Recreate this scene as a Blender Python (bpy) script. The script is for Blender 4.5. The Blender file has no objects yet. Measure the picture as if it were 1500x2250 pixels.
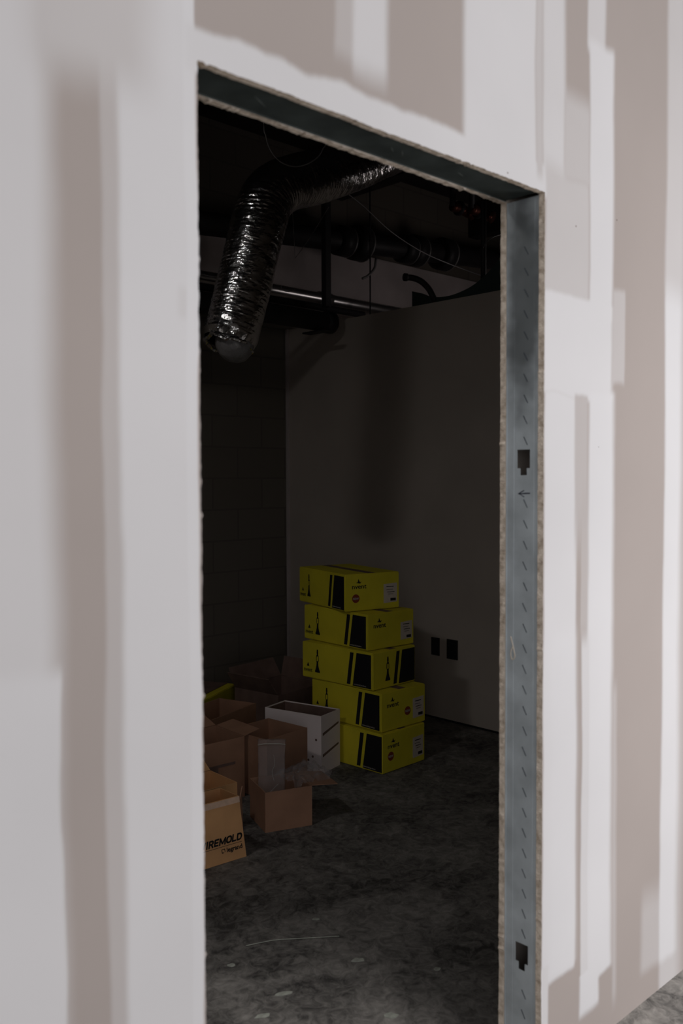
import bpy, bmesh, math, random
from mathutils import Vector, Matrix, noise
import numpy as np
random.seed(7)
S = bpy.context.scene
C = S.collection
R = math.radians

# ------------------------------------------------------------------ camera
F_PX, YAW, PITCH, ROLL = 1992.77, 0.80664, 0.03722, -0.00359
CAM = Vector((0.0, -1.19057, 1.44))
fw = Vector((math.cos(YAW)*math.cos(PITCH), math.sin(YAW)*math.cos(PITCH), -math.sin(PITCH)))
rt0 = Vector((math.sin(YAW), -math.cos(YAW), 0.0)); up0 = rt0.cross(fw)
rt = math.cos(ROLL)*rt0 + math.sin(ROLL)*up0
up = -math.sin(ROLL)*rt0 + math.cos(ROLL)*up0
cd = bpy.data.cameras.new('camera'); cam = bpy.data.objects.new('camera', cd); C.objects.link(cam)
cam.matrix_world = Matrix(((rt.x, up.x, -fw.x, CAM.x), (rt.y, up.y, -fw.y, CAM.y), (rt.z, up.z, -fw.z, CAM.z), (0, 0, 0, 1)))
cd.sensor_fit = 'HORIZONTAL'; cd.sensor_width = 24.0; cd.lens = F_PX*24/1500
cd.clip_start = 0.05
cd.dof.use_dof = True; cd.dof.focus_distance = 3.9; cd.dof.aperture_fstop = 3.4
S.camera = cam

# ------------------------------------------------------------------ light
w = bpy.data.worlds.new('world'); S.world = w; w.use_nodes = True
bg = w.node_tree.nodes['Background']
bg.inputs[1].default_value = 1.0
# the lit hall around: brightest at eye level, darker overhead
wt = w.node_tree; wg = wt.nodes.new('ShaderNodeTexCoord'); ws = wt.nodes.new('ShaderNodeSeparateXYZ'); wa = wt.nodes.new('ShaderNodeMath'); wa.operation = 'ABSOLUTE'
wr = wt.nodes.new('ShaderNodeValToRGB'); wr.color_ramp.elements[0].position = 0.0; wr.color_ramp.elements[0].color = (1.36, 1.345, 1.35, 1)
wr.color_ramp.elements[1].position = 0.75; wr.color_ramp.elements[1].color = (0.32, 0.32, 0.34, 1)
wt.links.new(wg.outputs['Generated'], ws.inputs[0]); wt.links.new(ws.outputs['Z'], wa.inputs[0]); wt.links.new(wa.outputs[0], wr.inputs[0]); wt.links.new(wr.outputs[0], bg.inputs[0])
sd = bpy.data.lights.new('overhead_sun', 'SUN'); sd.energy = 1.7; sd.angle = R(26); sd.color = (1.0, 0.97, 0.95)  # sun standing in for unseen overhead hall lights
so = bpy.data.objects.new('overhead_sun', sd); C.objects.link(so)
# light falls steeply from the hall onto the wall
ldir = Vector((-0.09, 0.42, -1.0)).normalized()
so.rotation_euler = ldir.to_track_quat('-Z', 'Y').to_euler()
# unseen area light added high at left for the foil duct highlight
def lamp(name, loc, target, sx, sy, p, col):
    l = bpy.data.lights.new(name, 'AREA'); l.shape = 'RECTANGLE'; l.size = sx; l.size_y = sy; l.energy = p; l.color = col
    o = bpy.data.objects.new(name, l); C.objects.link(o); o.location = loc
    o.rotation_euler = (Vector(target)-Vector(loc)).to_track_quat('-Z', 'Y').to_euler(); return o
lamp('duct_fill', (0.0, 1.2, 3.60), (2.72, 2.2, 2.55), 0.42, 0.26, 18.0, (1.0, 0.97, 0.94))
lamp('wall_fill', (3.7, -2.2, 1.05), (2.5, 0.0, 0.95), 1.2, 1.2, 62.0, (1.0, 0.98, 0.98))  # unseen broad light added to brighten the wall's lower right
# faint lamp in the space beyond the partition
lamp('far_room_lamp', (5.6, 1.4, 2.3), (5.2, 3.6, 3.0), 0.5, 0.5, 2.0, (1.0, 0.90, 0.88))
S.view_settings.view_transform = 'Standard'; S.view_settings.look = 'None'
S.view_settings.gamma = 1; S.view_settings.use_curve_mapping = False
S.view_settings.exposure = 0.0

# ------------------------------------------------------------------ sizes
XL, XR, H, T = 0.8329, 1.7878, 2.0912, 0.1228      # opening: left, right, top, wall thickness
BD = 0.0159                                        # gypsum board
X2, H2, YC = 4.1296, 2.4746, 3.658                 # partition plane, its top, far wall
ZC = 3.75                                          # deck above

def ray(px, py): return fw + (px-750)/F_PX*rt - (py-1125)/F_PX*up
def at(px, py, ax, val):
    v = ray(px, py); t = (val-CAM[ax])/v[ax]; return CAM + t*v

# ------------------------------------------------------------------ materials
def mat(name, col, rough=0.8, metal=0.0, bump=0.0, bscale=60, var=0.0, vscale=6, spec=0.3, col2=None):
    m = bpy.data.materials.new(name); m.use_nodes = True
    nt = m.node_tree; b = nt.nodes['Principled BSDF']
    b.inputs['Base Color'].default_value = (*col, 1); b.inputs['Roughness'].default_value = rough
    b.inputs['Metallic'].default_value = metal; b.inputs['Specular IOR Level'].default_value = spec
    tc = nt.nodes.new('ShaderNodeTexCoord')
    if var > 0 or col2:
        n = nt.nodes.new('ShaderNodeTexNoise'); n.inputs['Scale'].default_value = vscale; n.inputs['Detail'].default_value = 6
        nt.links.new(tc.outputs['Object'], n.inputs['Vector'])
        mx = nt.nodes.new('ShaderNodeMix'); mx.data_type = 'RGBA'
        mx.inputs['A'].default_value = (*[c*(1-var) for c in col], 1)
        mx.inputs['B'].default_value = (*(col2 or [min(1, c*(1+var)) for c in col]), 1)
        rp = nt.nodes.new('ShaderNodeMapRange'); rp.inputs[1].default_value = .32; rp.inputs[2].default_value = .68
        nt.links.new(n.outputs['Fac'], rp.inputs[0]); nt.links.new(rp.outputs[0], mx.inputs['Factor'])
        nt.links.new(mx.outputs['Result'], b.inputs['Base Color'])
    if bump > 0:
        n2 = nt.nodes.new('ShaderNodeTexNoise'); n2.inputs['Scale'].default_value = bscale; n2.inputs['Detail'].default_value = 5
        nt.links.new(tc.outputs['Object'], n2.inputs['Vector'])
        bp = nt.nodes.new('ShaderNodeBump'); bp.inputs['Strength'].default_value = bump; bp.inputs['Distance'].default_value = 0.01
        nt.links.new(n2.outputs['Fac'], bp.inputs['Height']); nt.links.new(bp.outputs[0], b.inputs['Normal'])
    return m

M = {}
M['cut'] = mat('gypsum_cut_edge', (0.50, 0.40, 0.31), 0.95, bump=0.4, bscale=250, var=0.22, vscale=60, col2=(0.72, 0.62, 0.52))
M['steel'] = mat('galvanized_steel', (0.46, 0.50, 0.525), 0.5, 0.35, bump=0.08, bscale=30, var=0.18, vscale=9, spec=0.5)
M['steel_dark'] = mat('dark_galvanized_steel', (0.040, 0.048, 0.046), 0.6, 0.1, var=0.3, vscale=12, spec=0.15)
M['ink'] = mat('black_ink', (0.008, 0.008, 0.010), 0.7)
M['ink_blue'] = mat('marker_ink', (0.012, 0.014, 0.03), 0.6)
M['steel_mark'] = mat('pale_scratch', (0.16, 0.18, 0.17), 0.6)
M['stamp'] = mat('stamped_groove', (0.05, 0.06, 0.072), 0.6, 0.3)
M['yellow'] = mat('yellow_carton', (0.62, 0.53, 0.028), 0.75, var=0.10, vscale=5)
M['card'] = mat('brown_cardboard', (0.33, 0.18, 0.115), 0.88, var=0.12, vscale=9, bump=0.05, bscale=120)
M['card_light'] = mat('kraft_cardboard', (0.64, 0.35, 0.16), 0.85, var=0.10, vscale=7, bump=0.04, bscale=120)
M['card_edge'] = mat('cardboard_edge', (0.66, 0.46, 0.34), 0.9, var=0.12, vscale=40)
M['card_dark'] = mat('dark_cardboard', (0.17, 0.11, 0.09), 0.9, var=0.2, vscale=9)
M['white_card'] = mat('white_carton', (0.78, 0.69, 0.68), 0.8, var=0.05, vscale=5)
M['label'] = mat('paper_label', (0.55, 0.48, 0.40), 0.7, var=0.06, vscale=30)
M['red'] = mat('red_print', (0.20, 0.035, 0.015), 0.7)
M['pale'] = mat('pale_print', (0.40, 0.37, 0.33), 0.7)
M['block'] = None
M['black_iron'] = mat('black_pipe', (0.02, 0.018, 0.02), 0.55, 0.0, var=0.3, vscale=10, spec=0.4)
M['copper'] = mat('red_copper_fitting', (0.22, 0.08, 0.06), 0.4, 0.9)
M['chrome'] = mat('bare_metal_pipe', (0.62, 0.60, 0.60), 0.28, 0.95)
M['wire'] = mat('wire_metal', (0.30, 0.29, 0.29), 0.45, 0.6)
M['deck'] = mat('dark_deck', (0.035, 0.030, 0.028), 0.9, var=0.3, vscale=3)
M['beam'] = mat('pale_concrete_beam', (0.50, 0.44, 0.43), 0.9, var=0.16, vscale=2.5)
M['insul'] = mat('dark_wrap', (0.035, 0.05, 0.045), 0.8)
M['liner'] = mat('grey_plastic_liner', (0.22, 0.21, 0.21), 0.4, bump=0.5, bscale=40, spec=0.6, var=0.2)
M['chip'] = mat('pale_chip', (0.30, 0.31, 0.27), 0.9, var=0.2, vscale=60)
M['recess_shade'] = mat('black_recess_shade', (0.012, 0.012, 0.013), 0.9)

def painted_shade(m, c, rad, amt):
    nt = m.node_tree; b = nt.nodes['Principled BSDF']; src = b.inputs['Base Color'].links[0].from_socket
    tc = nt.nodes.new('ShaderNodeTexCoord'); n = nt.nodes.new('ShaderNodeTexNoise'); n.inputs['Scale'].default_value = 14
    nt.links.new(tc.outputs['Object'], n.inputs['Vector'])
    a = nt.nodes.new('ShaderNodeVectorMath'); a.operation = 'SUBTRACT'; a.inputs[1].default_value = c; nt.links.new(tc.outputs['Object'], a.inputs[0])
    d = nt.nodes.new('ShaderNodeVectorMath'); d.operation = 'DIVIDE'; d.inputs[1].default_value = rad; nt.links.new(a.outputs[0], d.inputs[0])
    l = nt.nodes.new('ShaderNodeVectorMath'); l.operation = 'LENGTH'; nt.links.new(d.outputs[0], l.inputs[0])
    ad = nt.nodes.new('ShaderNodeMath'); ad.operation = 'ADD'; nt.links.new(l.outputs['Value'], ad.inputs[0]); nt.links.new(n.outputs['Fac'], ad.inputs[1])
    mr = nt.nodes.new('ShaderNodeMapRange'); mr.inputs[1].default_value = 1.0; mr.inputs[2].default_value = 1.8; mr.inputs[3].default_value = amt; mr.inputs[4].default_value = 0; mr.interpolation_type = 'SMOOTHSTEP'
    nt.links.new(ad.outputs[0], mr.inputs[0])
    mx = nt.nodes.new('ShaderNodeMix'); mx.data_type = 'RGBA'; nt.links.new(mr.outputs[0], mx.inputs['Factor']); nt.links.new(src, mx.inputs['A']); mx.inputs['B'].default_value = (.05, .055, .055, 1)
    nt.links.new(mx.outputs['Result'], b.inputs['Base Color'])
painted_shade(M['steel'], (0, -.005, 1.86), (1, .055, .26), .78)  # shade painted into the steel near the top of the stud

# crumpled foil
def foil():
    m = bpy.data.materials.new('crumpled_foil'); m.use_nodes = True; nt = m.node_tree; b = nt.nodes['Principled BSDF']
    b.inputs['Metallic'].default_value = 1.0; b.inputs['Roughness'].default_value = 0.2
    b.inputs['Base Color'].default_value = (0.78, 0.77, 0.77, 1)
    tc = nt.nodes.new('ShaderNodeTexCoord')
    v = nt.nodes.new('ShaderNodeTexVoronoi'); v.inputs['Scale'].default_value = 26; v.feature = 'F1'
    n = nt.nodes.new('ShaderNodeTexNoise'); n.inputs['Scale'].default_value = 60; n.inputs['Detail'].default_value = 6
    ad = nt.nodes.new('ShaderNodeMath'); ad.operation = 'ADD'
    nt.links.new(tc.outputs['Object'], v.inputs['Vector']); nt.links.new(tc.outputs['Object'], n.inputs['Vector'])
    nt.links.new(v.outputs['Distance'], ad.inputs[0]); nt.links.new(n.outputs['Fac'], ad.inputs[1])
    bp = nt.nodes.new('ShaderNodeBump'); bp.inputs['Strength'].default_value = 0.3; bp.inputs['Distance'].default_value = 0.008
    nt.links.new(ad.outputs[0], bp.inputs['Height']); nt.links.new(bp.outputs[0], b.inputs['Normal'])
    return m
M['foil'] = foil()

def concrete(name, dark, light, bumps=0.25):
    m = bpy.data.materials.new(name); m.use_nodes = True; nt = m.node_tree; b = nt.nodes['Principled BSDF']
    b.inputs['Roughness'].default_value = 0.72; b.inputs['Specular IOR Level'].default_value = 0.25
    tc = nt.nodes.new('ShaderNodeTexCoord')
    n = nt.nodes.new('ShaderNodeTexNoise'); n.inputs['Scale'].default_value = 3.2; n.inputs['Detail'].default_value = 10; n.inputs['Roughness'].default_value = 0.68; n.inputs['Distortion'].default_value = 0.6
    n2 = nt.nodes.new('ShaderNodeTexNoise'); n2.inputs['Scale'].default_value = 22; n2.inputs['Detail'].default_value = 8; n2.inputs['Roughness'].default_value = 0.7; n2.inputs['Distortion'].default_value = 1.2
    nt.links.new(tc.outputs['Object'], n.inputs['Vector']); nt.links.new(tc.outputs['Object'], n2.inputs['Vector'])
    mm = nt.nodes.new('ShaderNodeMath'); mm.operation = 'ADD'
    nt.links.new(n.outputs['Fac'], mm.inputs[0]); nt.links.new(n2.outputs['Fac'], mm.inputs[1])
    rp = nt.nodes.new('ShaderNodeValToRGB')
    rp.color_ramp.elements[0].position = 0.40; rp.color_ramp.elements[0].color = (*dark, 1)
    rp.color_ramp.elements[1].position = 0.66; rp.color_ramp.elements[1].color = (*light, 1)
    hf = nt.nodes.new('ShaderNodeMath'); hf.operation = 'MULTIPLY'; hf.inputs[1].default_value = 0.5
    nt.links.new(mm.outputs[0], hf.inputs[0]); nt.links.new(hf.outputs[0], rp.inputs[0])
    nt.links.new(rp.outputs[0], b.inputs['Base Color'])
    bp = nt.nodes.new('ShaderNodeBump'); bp.inputs['Strength'].default_value = bumps; bp.inputs['Distance'].default_value = 0.012
    nt.links.new(mm.outputs[0], bp.inputs['Height']); nt.links.new(bp.outputs[0], b.inputs['Normal'])
    return m
M['floor'] = concrete('rough_concrete', (0.045, 0.042, 0.040), (0.30, 0.282, 0.26), 0.4)

def block():
    m = bpy.data.materials.new('concrete_block'); m.use_nodes = True; nt = m.node_tree; b = nt.nodes['Principled BSDF']
    b.inputs['Roughness'].default_value = 0.95
    tc = nt.nodes.new('ShaderNodeTexCoord'); sp = nt.nodes.new('ShaderNodeSeparateXYZ'); cb = nt.nodes.new('ShaderNodeCombineXYZ')
    nt.links.new(tc.outputs['Object'], sp.inputs[0]); nt.links.new(sp.outputs['X'], cb.inputs['X']); nt.links.new(sp.outputs['Z'], cb.inputs['Y'])
    br = nt.nodes.new('ShaderNodeTexBrick'); br.inputs['Scale'].default_value = 1.0
    br.inputs['Brick Width'].default_value = 0.41; br.inputs['Row Height'].default_value = 0.206
    br.inputs['Mortar Size'].default_value = 0.007; br.inputs['Mortar Smooth'].default_value = 0.3
    br.inputs['Color1'].default_value = (0.15, 0.13, 0.11, 1); br.inputs['Color2'].default_value = (0.14, 0.12, 0.10, 1)
    br.inputs['Mortar'].default_value = (0.115, 0.10, 0.085, 1)
    nt.links.new(cb.outputs[0], br.inputs['Vector']); nt.links.new(br.outputs['Color'], b.inputs['Base Color'])
    bp = nt.nodes.new('ShaderNodeBump'); bp.inputs['Strength'].default_value = 0.2; bp.inputs['Distance'].default_value = 0.006; bp.invert = True
    nt.links.new(br.outputs['Fac'], bp.inputs['Height']); nt.links.new(bp.outputs[0], b.inputs['Normal'])
    return m
M['block'] = block()
M['room_gyp'] = mat('unpainted_gypsum_board', (0.43, 0.375, 0.33), 0.9, var=0.07, vscale=2.0)

# hall side wall: brown-grey board paper with feathered coats of white joint compound
def gypsum_wall():
    m = bpy.data.materials.new('taped_drywall'); m.use_nodes = True; nt = m.node_tree; b = nt.nodes['Principled BSDF']
    b.inputs['Roughness'].default_value = 0.85; b.inputs['Specular IOR Level'].default_value = 0.2
    N = nt.nodes.new; Lk = nt.links.new
    tc = N('ShaderNodeTexCoord')
    n = N('ShaderNodeTexNoise'); n.inputs['Scale'].default_value = 5; n.inputs['Detail'].default_value = 5
    mp = N('ShaderNodeMapping'); mp.inputs['Scale'].default_value = (1, 1, 0.35)
    Lk(tc.outputs['Object'], mp.inputs[0]); Lk(mp.outputs[0], n.inputs['Vector'])
    vs = N('ShaderNodeVectorMath'); vs.operation = 'SUBTRACT'; vs.inputs[1].default_value = (0.5, 0.5, 0.5); Lk(n.outputs['Color'], vs.inputs[0])
    vm = N('ShaderNodeVectorMath'); vm.operation = 'MULTIPLY'; vm.inputs[1].default_value = (0.035, 0, 0.06); Lk(vs.outputs[0], vm.inputs[0])
    va = N('ShaderNodeVectorMath'); va.operation = 'ADD'; Lk(tc.outputs['Object'], va.inputs[0]); Lk(vm.outputs[0], va.inputs[1])
    sp = N('ShaderNodeSeparateXYZ'); Lk(va.outputs[0], sp.inputs[0])
    def step(src, edge, soft, rising=True):
        r = N('ShaderNodeMapRange'); r.interpolation_type = 'SMOOTHSTEP'
        r.inputs[1].default_value = edge-soft/2; r.inputs[2].default_value = edge+soft/2
        r.inputs[3].default_value = 0 if rising else 1; r.inputs[4].default_value = 1 if rising else 0
        Lk(src, r.inputs[0]); return r.outputs[0]
    def mul(a, c):
        k = N('ShaderNodeMath'); k.operation = 'MULTIPLY'; Lk(a, k.inputs[0])
        if isinstance(c, float): k.inputs[1].default_value = c
        else: Lk(c, k.inputs[1])
        return k.outputs[0]
    cur = None
    def patch(x0, x1, z0, z1, sx0, sx1, sz0, sz1, v):
        nonlocal cur
        fs = []
        if x0 is not None: fs.append(step(sp.outputs['X'], x0, sx0))
        if x1 is not None: fs.append(step(sp.outputs['X'], x1, sx1, False))
        if z0 is not None: fs.append(step(sp.outputs['Z'], z0, sz0))
        if z1 is not None: fs.append(step(sp.outputs['Z'], z1, sz1, False))
        f = fs[0]
        for g in fs[1:]: f = mul(f, g)
        k = N('ShaderNodeMix'); k.data_type = 'FLOAT'; Lk(f, k.inputs['Factor'])
        if cur is None: k.inputs['A'].default_value = 0.0
        else: Lk(cur, k.inputs['A'])
        k.inputs['B'].default_value = v; cur = k.outputs['Result']
    def P(px0, px1, y0, y1, v, sl=6, sr=6, st=10, sb=10):
        # edges read from the photograph, turned into metres on the wall
        ym = 1100 if (y0 is None or y1 is None) else (y0+y1)/2
        xx = lambda p: at(p, ym, 1, 0.0).x
        pm = ((px0 if px0 is not None else px1-60)+(px1 if px1 is not None else px0+60))/2
        zz = lambda p: at(pm, p, 1, 0.0).z
        x0 = None if px0 is None else xx(px0); x1 = None if px1 is None else xx(px1)
        z1 = None if y0 is None else zz(y0); z0 = None if y1 is None else zz(y1)
        patch(x0, x1, z0, z1, 0 if px0 is None else abs(xx(px0+sl)-xx(px0)), 0 if px1 is None else abs(xx(px1+sr)-xx(px1)),
              0 if z0 is None else abs(zz(y1+sb)-zz(y1)), 0 if z1 is None else abs(zz(y0+st)-zz(y0)), v)
    # left of the opening
    P(None, 118, None, None, .82, sr=80)
    P(230, 436, None, None, .35, sl=14)
    P(270, 436, None, None, .92, sl=22)
    P(60, 330, -200, 170, .55, 110, 110, 60, 160)
    P(None, 142, 1478, 2600, .93, sr=12, st=60, sb=10)
    P(392, 440, 640, 705, .78, 16, 10, 26, 26)
    P(414, 440, None, None, 1.0, sl=5)
    # above the opening
    patch(XL-.02, XR+.02, H-.02, 2.145, .02, .02, .02, .018, .92)
    P(738, 800, -200, 140, .35, 14, 14, 10, 60)
    P(776, 850, -200, 170, .85, 16, 20, 10, 90)
    P(1016, 1178, -200, 420, .90, sl=16, sr=10)
    P(1178, 1192, -300, 395, .5, 9, 9, 8, 40)
    # right of the opening
    P(1193, 1242, -300, 400, .80, 10, 14, 10, 40)
    P(1196, 1292, 380, 660, .55, 8, 8, 60, 20)
    P(1240, 1294, 215, 400, .5, 8, 8, 60, 20)
    P(1293, 1330, -300, 120, .75, 8, 10, 10, 30)
    P(1295, 1346, 100, 700, .95, 8, 10, 30, 20)
    P(1196, 1345, 655, 872, .95, 6, 14, 14, 16)
    P(1345, 1372, 640, 845, .45, 8, 6, 20, 20)
    P(1194, 1264, 860, 2140, .95, 6, 8, 30, 16)
    P(1262, 1290, 862, 1180, .35, 7, 7, 14, 200)
    P(1277, 1290, 1080, 1390, .30, 5, 5, 160, 60)
    P(1290, 1344, 860, 2140, 1.0, 9, 14, 20, 16)
    P(1276, 1292, 1400, 2140, .85, 6, 8, 60, 20)
    P(1210, 1262, 1390, 2125, 1.0, 20, 20, 60, 16)
    P(1272, 1312, 2125, 2215, 1.0, 8, 8, 8, 24)
    P(1187, 1204, 2120, 2400, .85, 3, 6, 10, 10)
    P(1344, 1352, 1500, 2200, .35, 8, 10, 60, 60)
    P(1410, 1462, 1960, 2120, .40, 14, 14, 90, 30)
    P(1458, 1502, None, None, .60, sl=10, sr=30)
    P(1456, 1490, 640, 2095, 1.0, 8, 14, 90, 24)
    # colour
    mx = N('ShaderNodeMix'); mx.data_type = 'RGBA'; Lk(cur, mx.inputs['Factor'])
    mx.inputs['A'].default_value = (0.275, 0.240, 0.224, 1); mx.inputs['B'].default_value = (0.475, 0.467, 0.477, 1)
    n3 = N('ShaderNodeTexNoise'); n3.inputs['Scale'].default_value = 1.6; n3.inputs['Detail'].default_value = 4; Lk(tc.outputs['Object'], n3.inputs['Vector'])
    r3 = N('ShaderNodeMapRange'); r3.inputs[1].default_value = .3; r3.inputs[2].default_value = .7; r3.inputs[3].default_value = .95; r3.inputs[4].default_value = 1.04; Lk(n3.outputs['Fac'], r3.inputs[0])
    ml = N('ShaderNodeMix'); ml.data_type = 'RGBA'; ml.blend_type = 'MULTIPLY'; ml.inputs['Factor'].default_value = 1.0
    Lk(mx.outputs['Result'], ml.inputs['A']); Lk(r3.outputs[0], ml.inputs['B'])
    # small nail pops and flecks
    vo = N('ShaderNodeTexVoronoi'); vo.inputs['Scale'].default_value = 7.0; Lk(tc.outputs['Object'], vo.inputs['Vector'])
    fl = N('ShaderNodeMath'); fl.operation = 'LESS_THAN'; fl.inputs[1].default_value = 0.016; Lk(vo.outputs['Distance'], fl.inputs[0])
    dk = N('ShaderNodeMix'); dk.data_type = 'RGBA'; Lk(fl.outputs[0], dk.inputs['Factor']); Lk(ml.outputs['Result'], dk.inputs['A']); dk.inputs['B'].default_value = (0.12, 0.09, 0.08, 1)
    Lk(dk.outputs['Result'], b.inputs['Base Color'])
    bp = N('ShaderNodeBump'); bp.inputs['Strength'].default_value = 0.25; bp.inputs['Distance'].default_value = 0.002
    Lk(cur, bp.inputs['Height']); Lk(bp.outputs[0], b.inputs['Normal'])
    return m
M['gyp'] = gypsum_wall()

# ------------------------------------------------------------------ builders
def obj(name, bm, material, parent=None, smooth=False, mats=None):
    me = bpy.data.meshes.new(name); bm.normal_update(); bm.to_mesh(me); bm.free()
    for x in (mats or [material]): me.materials.append(x)
    if smooth:
        for p in me.polygons: p.use_smooth = True
    o = bpy.data.objects.new(name, me); C.objects.link(o)
    if parent: o.parent = parent
    return o
def tag(o, label, cat, group=None, kind=None):
    if label: o['label'] = label
    if cat: o['category'] = cat
    if group: o['group'] = group
    if kind: o['kind'] = kind
    return o
def thing(name, label, cat, loc=(0, 0, 0), rz=0, group=None):
    o = bpy.data.objects.new(name, None); C.objects.link(o); o.location = loc; o.rotation_euler = (0, 0, rz)
    o.empty_display_size = 0.05
    return tag(o, label, cat, group)
def struct(name, bm, material, mats=None):
    o = obj(name, bm, material, mats=mats); o['kind'] = 'structure'; return o
def bx(bm, x0, x1, y0, y1, z0, z1, mi=0, bevel=0):
    r = bmesh.ops.create_cube(bm, size=1, matrix=Matrix.Translation(((x0+x1)/2, (y0+y1)/2, (z0+z1)/2)) @ Matrix.Diagonal((x1-x0, y1-y0, z1-z0, 1)))
    fs = {f for v in r['verts'] for f in v.link_faces}
    for f in fs: f.material_index = mi
    if bevel:
        es = {e for f in fs for e in f.edges}
        bmesh.ops.bevel(bm, geom=list(es), offset=bevel, segments=2, affect='EDGES')
    return bm
def box(*a, **k): return bx(bmesh.new(), *a, **k)
def tube(bm, pts, rad, n=12, cap=True):
    pts = [Vector(p) for p in pts]; rs = rad if isinstance(rad, (list, tuple)) else [rad]*len(pts)
    rings = []; nrm = None
    for i, p in enumerate(pts):
        t = (pts[min(i+1, len(pts)-1)]-pts[max(i-1, 0)]).normalized()
        if nrm is None:
            nrm = t.orthogonal().normalized()
        nrm = (nrm - t*nrm.dot(t)).normalized(); bn = t.cross(nrm)
        rings.append([bm.verts.new(p + rs[i]*(math.cos(2*math.pi*k/n)*nrm + math.sin(2*math.pi*k/n)*bn)) for k in range(n)])
    for a, b_ in zip(rings, rings[1:]):
        for k in range(n): bm.faces.new((a[k], a[(k+1) % n], b_[(k+1) % n], b_[k]))
    if cap: bm.faces.new(rings[0][::-1]); bm.faces.new(rings[-1])
    return bm
def smoothpath(pts, m=8):
    pts = [Vector(p) for p in pts]; q = [2*pts[0]-pts[1]]+pts+[2*pts[-1]-pts[-2]]; out = []
    for i in range(1, len(q)-2):
        for k in range(m):
            t = k/m; a, b_, c, d = q[i-1], q[i], q[i+1], q[i+2]
            out.append(0.5*((2*b_)+(c-a)*t+(2*a-5*b_+4*c-d)*t*t+(3*b_-a-3*c+d)*t**3))
    out.append(pts[-1]); return out
def prism(pts2, d, f):
    """polygon pts2 extruded by d; f maps (u, v, w) to a point"""
    bm = bmesh.new()
    a = [bm.verts.new(f(u, v, 0)) for u, v in pts2]; b_ = [bm.verts.new(f(u, v, d)) for u, v in pts2]
    bm.faces.new(a[::-1]); bm.faces.new(b_)
    for i in range(len(a)): bm.faces.new((a[i], a[(i+1) % len(a)], b_[(i+1) % len(a)], b_[i]))
    bmesh.ops.recalc_face_normals(bm, faces=bm.faces); return bm
def text_mesh(name, s, size, f, material, parent, bold=0.0, shear=0.0, depth=0.0006, width=None, flip=False):
    """lettering laid out in (u, v), mapped by f(u, v, w)"""
    cu = bpy.data.curves.new('tmp_text', 'FONT'); cu.body = s; cu.size = size; cu.offset = bold; cu.shear = shear; cu.extrude = depth/2; cu.resolution_u = 3
    to = bpy.data.objects.new('tmp_text', cu); C.objects.link(to)
    bpy.context.view_layer.update()
    me = bpy.data.meshes.new_from_object(to.evaluated_get(bpy.context.evaluated_depsgraph_get()))
    bpy.data.objects.remove(to); bpy.data.curves.remove(cu)
    xs = [v.co.x for v in me.vertices]; k = 1.0 if not width else width/(max(xs)-min(xs)); x0 = min(xs)
    for v in me.vertices: v.co = f((v.co.x-x0)*k, v.co.y, v.co.z+depth/2)
    bm = bmesh.new(); bm.from_mesh(me); bmesh.ops.recalc_face_normals(bm, faces=bm.faces)
    bpy.data.meshes.remove(me)
    return obj(name, bm, material, parent)

def block_letters(word, width, height, f, th=0.24, shear=0.28, depth=0.0005):
    """heavy slanted capitals built from thick strokes; letter cells 0..1 by 0..1"""
    O_ = [(.5+.42*math.copysign(abs(math.cos(a))**.75, math.cos(a)), .5+.42*math.copysign(abs(math.sin(a))**.75, math.sin(a))) for a in [2*math.pi*k/20 for k in range(21)]]
    D_ = [(.1, .08), (.5, .08)]+[(.5+.40*math.sin(a), .5-.42*math.cos(a)) for a in [math.pi*k/10 for k in range(1, 10)]]+[(.5, .92), (.1, .92), (.1, .08)]
    L = {'W': (1.25, [[(.05, .95), (.24, .08), (.5, .9), (.76, .08), (.95, .95)]]), 'I': (.38, [[(.5, 0), (.5, 1)]]),
         'R': (.95, [[(.1, 0), (.1, .92), (.62, .92), (.82, .80), (.82, .60), (.62, .46), (.12, .46)], [(.52, .46), (.86, 0)]]),
         'E': (.85, [[(.9, .92), (.1, .92), (.1, .08), (.9, .08)], [(.1, .5), (.82, .5)]]),
         'M': (1.25, [[(.08, 0), (.08, .92), (.5, .15), (.92, .92), (.92, 0)]]), 'O': (1.05, [O_]), 'L': (.8, [[(.1, 1), (.1, .08), (.9, .08)]]), 'D': (1.0, [D_])}
    tot = sum(L[c][0] for c in word)+.16*(len(word)-1); k = width/tot; x = 0; bm = bmesh.new(); h = height; tk = th*height
    for c in word:
        wl, strokes = L[c]
        for st_ in strokes:
            for (a0, b0), (a1, b1) in zip(st_, st_[1:]):
                p = Vector(((x+a0*wl)*k, b0*h)); q = Vector(((x+a1*wl)*k, b1*h)); d = (q-p)
                if d.length < 1e-6: continue
                d.normalize(); n = Vector((-d.y, d.x))*tk*.5; e = d*tk*.3
                qs = [p-e-n, q+e-n, q+e+n, p-e+n]
                qs = [(v.x+shear*v.y, v.y) for v in qs]
                lo = [bm.verts.new(f(u, v, 0)) for u, v in qs]; hi = [bm.verts.new(f(u, v, depth)) for u, v in qs]
                bm.faces.new(lo[::-1]); bm.faces.new(hi)
                for i in range(4): bm.faces.new((lo[i], lo[(i+1) % 4], hi[(i+1) % 4], hi[i]))
        x += wl+.16
    bmesh.ops.recalc_face_normals(bm, faces=bm.faces)
    return bm

# ------------------------------------------------------------------ setting
struct('floor', box(-3.5, 8.0, -6.0, 4.2, -0.12, 0), M['floor'])
struct('ceiling', box(-2.7, 8.0, 0.0, 4.2, ZC, ZC+0.15), M['deck'])

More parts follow.
